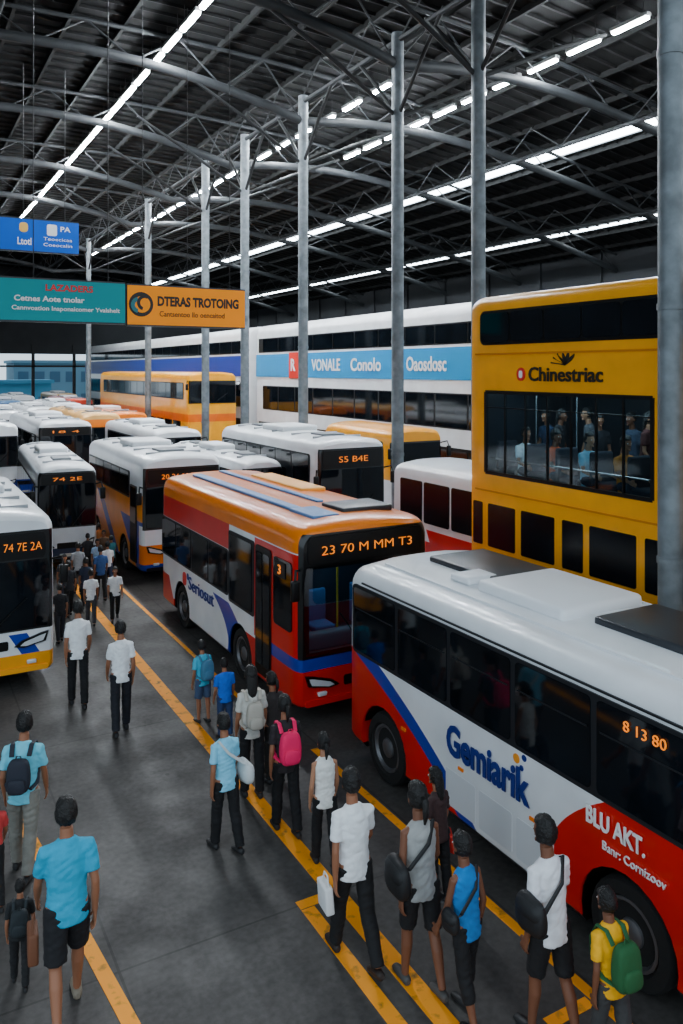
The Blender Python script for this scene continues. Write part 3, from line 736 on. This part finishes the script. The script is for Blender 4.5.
bus('tall yellow double-deck bus with passengers behind large windows', YX, YY0, YW, YL, YH, (255,170,0), [],
    (1.2, 1.9), [], wheels=(2.4, -2.0), roof=False, rearwin=False, side_extra=exy, name='double_decker_bus', rc=.2,
    cutters=[bx(-hwY-.2, -hwY+.12, yi0, yi1, 3.83, 5.22), bx(-hwY+.06, hwY-.3, yi0-.4, yi1+.15, 3.4, 5.3)],
    interior=[(1,0,0,0,-hwY+.03,hwY-.03), (0,1,0,0,yi0-.6,yi1+.3), (0,0,1,0,3.3,5.4)])
alight((YX+.75, 9.2, 5.27), .3, 3.0, 26, (.72,.9,1), 'cabin_light')
for k, (yy, col) in enumerate(((10.42,WH),(9.72,(200,80,30)),(9.0,(150,195,215)),(8.28,(215,130,40)),(7.62,(140,44,34)))):
    person((YX+.5, yy, 3.4), 1.62, rad((170, 188, 178)[k%3]), 'seated passenger behind the bus window', col, (40,44,60), skin=k%3, pose='sit', vox=.014)
for k, (yy, col, xx) in enumerate(((10.6,(40,60,90),1.2),(10.2,(30,30,36),1.05),(9.75,(90,90,96),1.35),(9.35,(36,34,40),1.1),(8.85,(60,70,90),1.35),(8.4,(80,36,34),1.1),(8.0,(30,34,44),1.35),(7.6,(60,50,50),1.15))):
    person((YX+xx, yy, 3.4), 1.5+.04*(k%3), rad((90, 200, 60, 150)[k%4]), 'standing passenger in the bus aisle', col, (30,32,40), skin=k%3, pose='stand', vox=.014, hair=('short','long')[k%2])

# ---------------------------------------------------------------- floor & markings
fm = bpy.data.materials.new('worn_concrete'); fm.use_nodes = True; nt = fm.node_tree; b = nt.nodes['Principled BSDF']
tc = nt.nodes.new('ShaderNodeTexCoord')
def noise(sc, det=6, vec=None):
    n = nt.nodes.new('ShaderNodeTexNoise'); n.inputs['Scale'].default_value = sc; n.inputs['Detail'].default_value = det
    nt.links.new(tc.outputs['Object'], n.inputs['Vector']); return n
n1 = noise(.9, 12); n2 = noise(14, 8); n3 = noise(1.6, 6)
ramp = nt.nodes.new('ShaderNodeValToRGB'); ramp.color_ramp.elements[0].color = (.040,.036,.034,1); ramp.color_ramp.elements[0].position = .34
ramp.color_ramp.elements[1].color = (.086,.080,.075,1); ramp.color_ramp.elements[1].position = .66
mixn = nt.nodes.new('ShaderNodeMix'); mixn.inputs[0].default_value = .5; nt.links.new(n1.outputs['Fac'], mixn.inputs[2]); nt.links.new(n2.outputs['Fac'], mixn.inputs[3])
nt.links.new(mixn.outputs[0], ramp.inputs[0])
sp = nt.nodes.new('ShaderNodeSeparateXYZ'); nt.links.new(tc.outputs['Object'], sp.inputs[0]); nb = NB(nt)
jx = nb.m('LESS_THAN', nb.m('ABSOLUTE', nb.m('SUBTRACT', nb.m('FRACT', nb.m('MULTIPLY', sp.outputs[0], .27)), .5)), .0035)
jy = nb.m('LESS_THAN', nb.m('ABSOLUTE', nb.m('SUBTRACT', nb.m('FRACT', nb.m('MULTIPLY', sp.outputs[1], .2)), .5)), .0025)
vo = nt.nodes.new('ShaderNodeTexVoronoi'); vo.inputs['Scale'].default_value = 1.3; nt.links.new(tc.outputs['Object'], vo.inputs['Vector'])
spots = nb.m('LESS_THAN', vo.outputs['Distance'], .055)   # dark gum and oil spots
jm = nb.m('MULTIPLY', nb.m('MAXIMUM', nb.m('MAXIMUM', jx, jy), spots), .55)
mj = nt.nodes.new('ShaderNodeMix'); mj.data_type = 'RGBA'; nt.links.new(jm, mj.inputs[0]); nt.links.new(ramp.outputs[0], mj.inputs[6]); mj.inputs[7].default_value = (.015,.014,.013,1)
nt.links.new(mj.outputs[2], b.inputs['Base Color'])
rr = nt.nodes.new('ShaderNodeMapRange'); rr.inputs['From Min'].default_value = .35; rr.inputs['From Max'].default_value = .65; rr.inputs['To Min'].default_value = .55; rr.inputs['To Max'].default_value = .75
nt.links.new(n3.outputs['Fac'], rr.inputs['Value']); nt.links.new(rr.outputs['Result'], b.inputs['Roughness']); b.inputs['Specular IOR Level'].default_value = .35
bp = nt.nodes.new('ShaderNodeBump'); bp.inputs['Strength'].default_value = .2; bp.inputs['Distance'].default_value = .01
nt.links.new(n2.outputs['Fac'], bp.inputs['Height']); nt.links.new(bp.outputs[0], b.inputs['Normal'])
bm = bmesh.new(); box(bm, -40, 70, -30, 91, -.2, 0); f = add('floor', bm, fm); f['kind'] = 'structure'
bm = bmesh.new(); box(bm, -60, 90, 91, 200, -.2, 0); f = add('ground_outside', bm, mat('pale_concrete_yard', (150,162,170), .8, noise=.2, scale=.3)); f['kind'] = 'structure'

ym = bpy.data.materials.new('worn_yellow_paint'); ym.use_nodes = True; nt = ym.node_tree; b = nt.nodes['Principled BSDF']
tc = nt.nodes.new('ShaderNodeTexCoord'); n1 = noise(7, 10)
ramp = nt.nodes.new('ShaderNodeValToRGB'); e = ramp.color_ramp.elements
e[0].position = .28; e[0].color = (.22,.11,.01,1); e[1].position = .44; e[1].color = (*lin((255,158,0)),1)
nt.links.new(n1.outputs['Fac'], ramp.inputs[0]); nt.links.new(ramp.outputs[0], b.inputs['Base Color']); b.inputs['Roughness'].default_value = .7
def mark(a, b_, w, label='worn yellow lane line painted on dark floor'):
    a = Vector((*a, 0)); b_ = Vector((*b_, 0)); d = (b_-a).normalized(); n = Vector((-d.y, d.x, 0))*w/2
    bm = bmesh.new(); lo_ = [bm.verts.new(p+Vector((0,0,.001))) for p in (a-n, a+n, b_+n, b_-n)]; hi = [bm.verts.new(v.co+Vector((0,0,.004))) for v in lo_]
    bm.faces.new(hi); bm.faces.new(lo_[::-1])
    for i in range(4): bm.faces.new((lo_[i], lo_[(i+1)%4], hi[(i+1)%4], hi[i]))
    o = add('lane_line', bm, ym); tag(o, label, 'road marking')
mark((4.15, 2), (4.15, 34), .2)
mark((3.78, 2), (3.78, 7.42), .15, 'short worn yellow line beside the main lane line')
mark((3.705, 7.5), (4.045, 7.5), .13, 'short yellow cross bar joining two lane lines')
mark((1.95, 5.3), (1.35, 11.2), .14, 'yellow line running diagonally across the walkway')
mark((5.5, 0), (5.45, 10.5), .11, 'yellow edge line beside parked bus')
mark((5.2, 11), (5.15, 22), .08, 'thin yellow line beside parked buses')
mark((4.9, 5.1), (5.4, 5.1), .12, 'short yellow cross bar near parked bus')

# ---------------------------------------------------------------- hall
def rz(x): return 16.6-.0046*(x-6)**2
RX0, RX1, RY0, RY1 = -8.0, 36.0, 3.0, 90.0
SKY = ((25.0,.38),(33.0,.2))
cm_ = mat('dark_corrugated_roof', (11,12,13), .85, noise=.6, scale=.5, spec=.3)
bm = bmesh.new(); NX = 44
def strip_x(x): return any(abs(x-c) < w_ for c, w_ in SKY)
xs = [RX0+(RX1-RX0)*i/NX for i in range(NX+1)]
xs = [x for x in xs if not any(abs(x-c) < w_+.01 for c, w_ in SKY)]
for c, w_ in SKY: xs += [c-w_, c+w_]
xs = sorted(xs)
for x0, x1 in zip(xs, xs[1:]):
    if strip_x((x0+x1)/2): continue
    bm.faces.new([bm.verts.new(v) for v in ((x0,RY0,rz(x0)),(x1,RY0,rz(x1)),(x1,RY1,rz(x1)),(x0,RY1,rz(x0)))])
x = RX0
while x < RX1:
    box(bm, x-.05, x+.05, RY0, RY1, rz(x)-.22, rz(x)-.02); x += 1.6
y = RY0
while y < RY1:
    for x0, x1 in zip(xs, xs[1:]):
        if strip_x((x0+x1)/2): continue
        bm.faces.new([bm.verts.new(v) for v in ((x0,y,rz(x0)-.02),(x1,y,rz(x1)-.02),(x1,y+.05,rz(x1)-.1),(x0,y+.05,rz(x0)-.1))])
        bm.faces.new([bm.verts.new(v) for v in ((x0,y+.05,rz(x0)-.1),(x1,y+.05,rz(x1)-.1),(x1,y+.25,rz(x1)-.02),(x0,y+.25,rz(x0)-.02))])
    y += .7
me = bpy.data.meshes.new('ceiling'); bm.to_mesh(me); bm.free(); o = add('ceiling', me, cm_); o['kind'] = 'structure'
skm = mat('skylight_sheet', (225,238,245), .5, emit=24, noise=.5, scale=2)
k = 0
for c, w_ in SKY:
    k += 1; y = RY0; bm = bmesh.new()
    while y < RY1:
        box(bm, c-w_, c+w_, y+.05, y+2.27, rz(c)-.02, rz(c)+.02); y += 2.3
    o = add('window_%d' % k, bm, skm); o['kind'] = 'structure'
SL_ = mat('fluorescent_diffuser', (240,248,255), .5, emit=420)
def strips(x, y0, y1, group, ln=1.9, gap=.45, w=.3):
    y = y0; z = rz(x)-.75
    h1 = rbox(w+.06, ln, .12, .03); hme = bpy.data.meshes.new('h'); h1.to_mesh(hme); h1.free()
    d1 = rbox(w, ln-.1, .08, .02); dme = bpy.data.meshes.new('d'); d1.to_mesh(dme); d1.free()
    rme = []
    for q in (-ln*.35, ln*.35):
        bm = bmesh.new(); tube(bm, [(0,q,.05), (0,q,.62)], [.012,.012], 6); m_ = bpy.data.meshes.new('rod'); bm.to_mesh(m_); bm.free(); rme.append(m_)
    while y < y1:
        E = empty('strip_light', (x, y+ln/2, z), label='long white fluorescent light hanging under the roof', cat='ceiling light', group=group)
        add('housing', hme, mat('fixture_metal', (120,120,120), .5), E); add('diffuser', dme, SL_, E, (0,0,-.09))
        for m_ in rme: add('hanger_rod', m_, DSTEEL, E)
        y += ln+gap
strips(7.6, 20, 60, 'ceiling lights over the walkway', 1.5, .22, .15)
strips(14.9, 23, 70, 'ceiling lights over the columns', 1.3, .7, .14)
strips(17.8, 13, 30, 'ceiling lights over the tall coaches', 1.3, .4, .13)
def column(x, y, r, z1, fan=True):
    E = empty('column', (x, y, 0), label='tall grey round steel roof column', cat='column')
    E['group'] = 'steel columns holding the roof'
    bm = bmesh.new(); tube(bm, [(0,0,0), (0,0,z1)], [r, r], 20)
    for z in (3.2, 6.4, 9.6):
        if z < z1: tube(bm, [(0,0,z-.04), (0,0,z+.04)], [r*1.08, r*1.08], 20)
    add('shaft', bm, STEEL, E, smooth=True)
    bm = bmesh.new(); box(bm, -r*1.6, r*1.6, -r*1.6, r*1.6, 0, .06); tube(bm, [(0,0,.06), (0,0,.35)], [r*1.3, r*1.05], 20); add('base_plate', bm, DSTEEL, E)
    if fan:
        for dx, dy in ((-4.4,0),(4.4,0),(0,-2.2),(0,2.2)):
            bm = bmesh.new()
            zt = rz(x+dx)-1.3; zb = z1-2.4
            tube(bm, [(0,0,zb), (dx*.5,dy*.5,zb+(zt-zb)*.53), (dx,dy,zt)], [.06]*3, 8, ref=(0,1,0) if dx else (1,0,0)); add('brace', bm, DSTEEL, E, smooth=True)
for y in (15.5, 19.1, 25.1, 30.4, 35.1, 44.5, 60): column(12.6, y, .175, rz(12.6)-1.2)
column(8.58, 6.76, .155, rz(8.58)-1.2)
RIB = mat('arch_rib_steel', (40,43,46), .65, noise=.3, scale=2)
def truss(y):
    E = empty('roof_truss', (0, y, 0), label='dark curved steel roof truss with diagonal webs', cat='roof truss'); E['group'] = 'roof trusses'
    n = 30; X = [RX0+(RX1-RX0)*i/n for i in range(n+1)]
    lo = lambda x: rz(x)-1.2-.9*max(0, 1-abs(x-12.6)/8)**2
    up = [Vector((x, 0, rz(x)-.3)) for x in X]; lw = [Vector((x, 0, lo(x))) for x in X]
    bm = bmesh.new(); tube(bm, up, [.07]*len(up), 8, ref=(0,1,0)); add('upper_chord', bm, RIB, E, smooth=True)
    X2 = [RX0+(RX1-RX0)*i/60 for i in range(61)]
    bm = bmesh.new(); tube(bm, [Vector((x,0,lo(x))) for x in X2], [(.13,.16)]*61, 10, ref=(0,1,0)); add('lower_chord', bm, RIB, E, smooth=True)
    for i in range(n):
        bm = bmesh.new(); a, b = (up[i], lw[i+1]) if i % 2 else (lw[i], up[i+1]); tube(bm, [a, b], [.028,.028], 6, ref=(0,1,0)); add('web_brace', bm, RIB, E, smooth=True)
for y in (11, 19.1, 25.1, 32, 40, 48, 60, 74, 86): truss(y)
for x, dz in ((2.5,1.4),(12.6,1.4),(22.0,1.4),(29.5,1.4)):
    bm = bmesh.new(); z = rz(x)-dz; tube(bm, [(x,RY0,z), (x,RY1,z)], [.08,.08], 10)
    y = RY0
    while y < RY1-6:
        tube(bm, [(x,y,z), (x,y+1.6,rz(x)-.3)], [.028,.028], 6); tube(bm, [(x,y+1.6,rz(x)-.3), (x,y+3.2,z)], [.028,.028], 6); y += 3.2
    o = add('roof_girder', bm, RIB, smooth=True); tag(o, 'long dark steel lattice girder under the roof', 'girder')
wm = mat('dark_wall_cladding', (34,37,41), .8, noise=.4, scale=.4)
def wallo(name, bm, m=wm):
    o = add(name, bm, m); o['kind'] = 'structure'
bm = bmesh.new(); box(bm, 36, 36.2, 8, 90, 0, 9.2); box(bm, 36, 36.2, 8, 90, 9.9, 12.8)
y = 8
while y < 90: box(bm, 35.85, 36, y, y+.25, 0, 12.6); y += 5
wallo('wall_right', bm)
bm = bmesh.new(); y = 8.2
while y < 88: box(bm, 36.05, 36.1, y, y+4.6, 9.25, 9.85); y += 5
wallo('window_3', bm, mat('clerestory_glass', (150,170,180), .5, emit=1.2))
bm = bmesh.new(); box(bm, -8.2, -8, 12, 90, 0, rz(-8)); wallo('light_block_wall_left', bm)  # unseen wall added to block world light from the open left side
bm = bmesh.new()
for x0, x1 in zip(xs, xs[1:]):
    bm.faces.new([bm.verts.new(v) for v in ((x0,90,7.3),(x1,90,7.3),(x1,90,rz(x1)),(x0,90,rz(x0)))])
x = RX0
while x < RX1: box(bm, x, x+.3, 89.8, 90.1, 0, 8.3); x += 4.2
box(bm, RX0, RX1, 89.8, 90.1, 5.9, 6.1)
wallo('wall_far', bm)
for (x, y, w_, d_, h_, c) in ((20, 112, 12, 8, 6.5, (95,135,155)), (40, 116, 14, 8, 8, (80,130,165)), (4, 110, 12, 8, 7, (110,135,145)), (30, 104, 7, 6, 4, (190,160,90)), (14, 102, 6, 5, 4, (70,140,170))):
    E = empty('building', (x, y, 0), label='pale low building outside the open end of the hall', cat='building')
    bm = bmesh.new(); box(bm, -w_/2, w_/2, 0, d_, 0, h_); box(bm, -w_/2-.3, w_/2+.3, -.3, d_+.3, h_, h_+.4); add('walls', bm, colmat('bld', c, rough=.8), E)
    for zz in range(int(h_//3)):
        for xx in range(int(w_//2)): panel('window', E, colmat('bw', (60,95,120), rough=.3), 'F', 0, -w_/2+.5+xx*2, -w_/2+1.8+xx*2, 1+zz*3, 2.4+zz*3, .02, .05)

# ---------------------------------------------------------------- hanging signs
def sign(x0, x1, y, z0, z1, boards, label, texts, extra=None):
    E = empty('hanging_sign', ((x0+x1)/2, y, z0), label=label, cat='sign'); cx = (x0+x1)/2
    bm = bmesh.new(); box(bm, x0-cx-.01, x1-cx+.01, 0, .14, -.04, z1-z0+.04); add('frame', bm, mat('sign_frame', (50,55,60), .5), E)
    for a, b, m in boards: panel('board', E, m, 'F', 0, a-cx, b-cx, 0, z1-z0, .02, .02)
    for t, u, v, w_, h_, m, bo in texts: text('lettering', E, t, m, 'F', -.0, u-cx, v-z0, w_, h_, bold=bo)
    for x in (x0+.4, cx, x1-.4):
        bm = bmesh.new(); tube(bm, [(x-cx,.07,z1-z0), (x-cx,.07,rz(x)-1.6-z0)], [.012,.012], 6); add('hanger_rod', bm, DSTEEL, E)
    if extra: extra(E, cx, z0)
    return E
teal = mat('teal_board', (0,142,150), .5, emit=.12, spec=.2); yel = mat('yellow_board', (255,150,0), .5, emit=.15, spec=.2); bluem = mat('blue_board', (0,80,180), .5, emit=.25, spec=.2)
sign(.8, 5.08, 20, 6.77, 7.74, [(.8, 5.08, teal)], 'wide teal hanging sign with red and white lettering',
     [('LAZADERS', 3.2, 7.48, 1.1, .16, tr, .03), ('Cetnes Aote tnolar', 2.5, 7.22, 1.6, .14, tw, .03), ('Cannvoation Inaponaicomer Yvalshelt', 2.45, 6.98, 2.5, .14, tw, .02)])
def emb(E, cx, z0):
    def ring(u, v, r, m, side_off, a0=0, a1=360, r2=0):
        pts = [(u+r*math.cos(rad(a0+(a1-a0)*k/24)), v+r*math.sin(rad(a0+(a1-a0)*k/24))) for k in range(25 if a1-a0 < 360 else 24)]
        if r2: pts += [(u+r2*math.cos(rad(a0+(a1-a0)*k/24)), v+r2*math.sin(rad(a0+(a1-a0)*k/24))) for k in range(24, -1, -1)]
        add('emblem', poly_panel(pts, 'F', -.02-side_off, .006, .003), m, E)
    u, v = 5.48-cx, 7.25-z0
    ring(u, v, .31, tk, 0); ring(u+.02, v, .21, yel, .008); ring(u-.06, v-.02, .2, mat('emblem_teal', (30,120,130), .5), .016, 100, 260, .1); ring(u+.09, v+.04, .2, tk, .02, 60, 250, .12)
sign(5.14, 8.28, 20, 6.74, 7.72, [(5.14, 8.28, yel)], 'yellow hanging sign with black lettering and round emblem',
     [('DTERAS TROTOING', 5.9, 7.22, 2.2, .26, tk, .045), ('Cantsentoo llo oencaitod', 5.95, 6.96, 1.75, .14, tk, .01)], emb)
def ic(E, cx, z0):
    panel('icon', E, tw, 'F', -.02, 4.2-cx, 4.5-cx, 9.75-z0, 10.1-z0, .06, .008); panel('icon', E, colmat('ic', (240,190,90)), 'F', -.02, 3.4-cx, 3.65-cx, 9.8-z0, 10.1-z0, .1, .008)
sign(1.9, 5.15, 26, 9.25, 10.2, [(1.9, 5.15, bluem)], 'blue hanging sign with small white icons and lettering',
     [('PA', 4.6, 9.9, .3, .16, tw, .02), ('Teoecicaa', 4.1, 9.6, .85, .1, tw, 0), ('Coeocalin', 4.1, 9.42, .85, .1, tw, 0), ('Ltotl', 3.35, 9.42, .4, .22, tw, .02)], ic)

# ---------------------------------------------------------------- light, world, camera
W = bpy.data.worlds.new('World'); bpy.context.scene.world = W; W.use_nodes = True; nt = W.node_tree
bg = nt.nodes['Background']; bg.inputs[0].default_value = (.68,.83,.95,1); bg.inputs[1].default_value = 1.75
cam = bpy.data.cameras.new('Camera'); co = bpy.data.objects.new('Camera', cam); C.objects.link(co)
co.location = (0,0,H); co.rotation_euler = (math.pi/2, 0, -TH)
cam.sensor_fit = 'VERTICAL'; cam.sensor_height = 36; cam.lens = 800/1024*36; cam.shift_y = -142/1024; cam.clip_end = 500
bpy.context.scene.camera = co
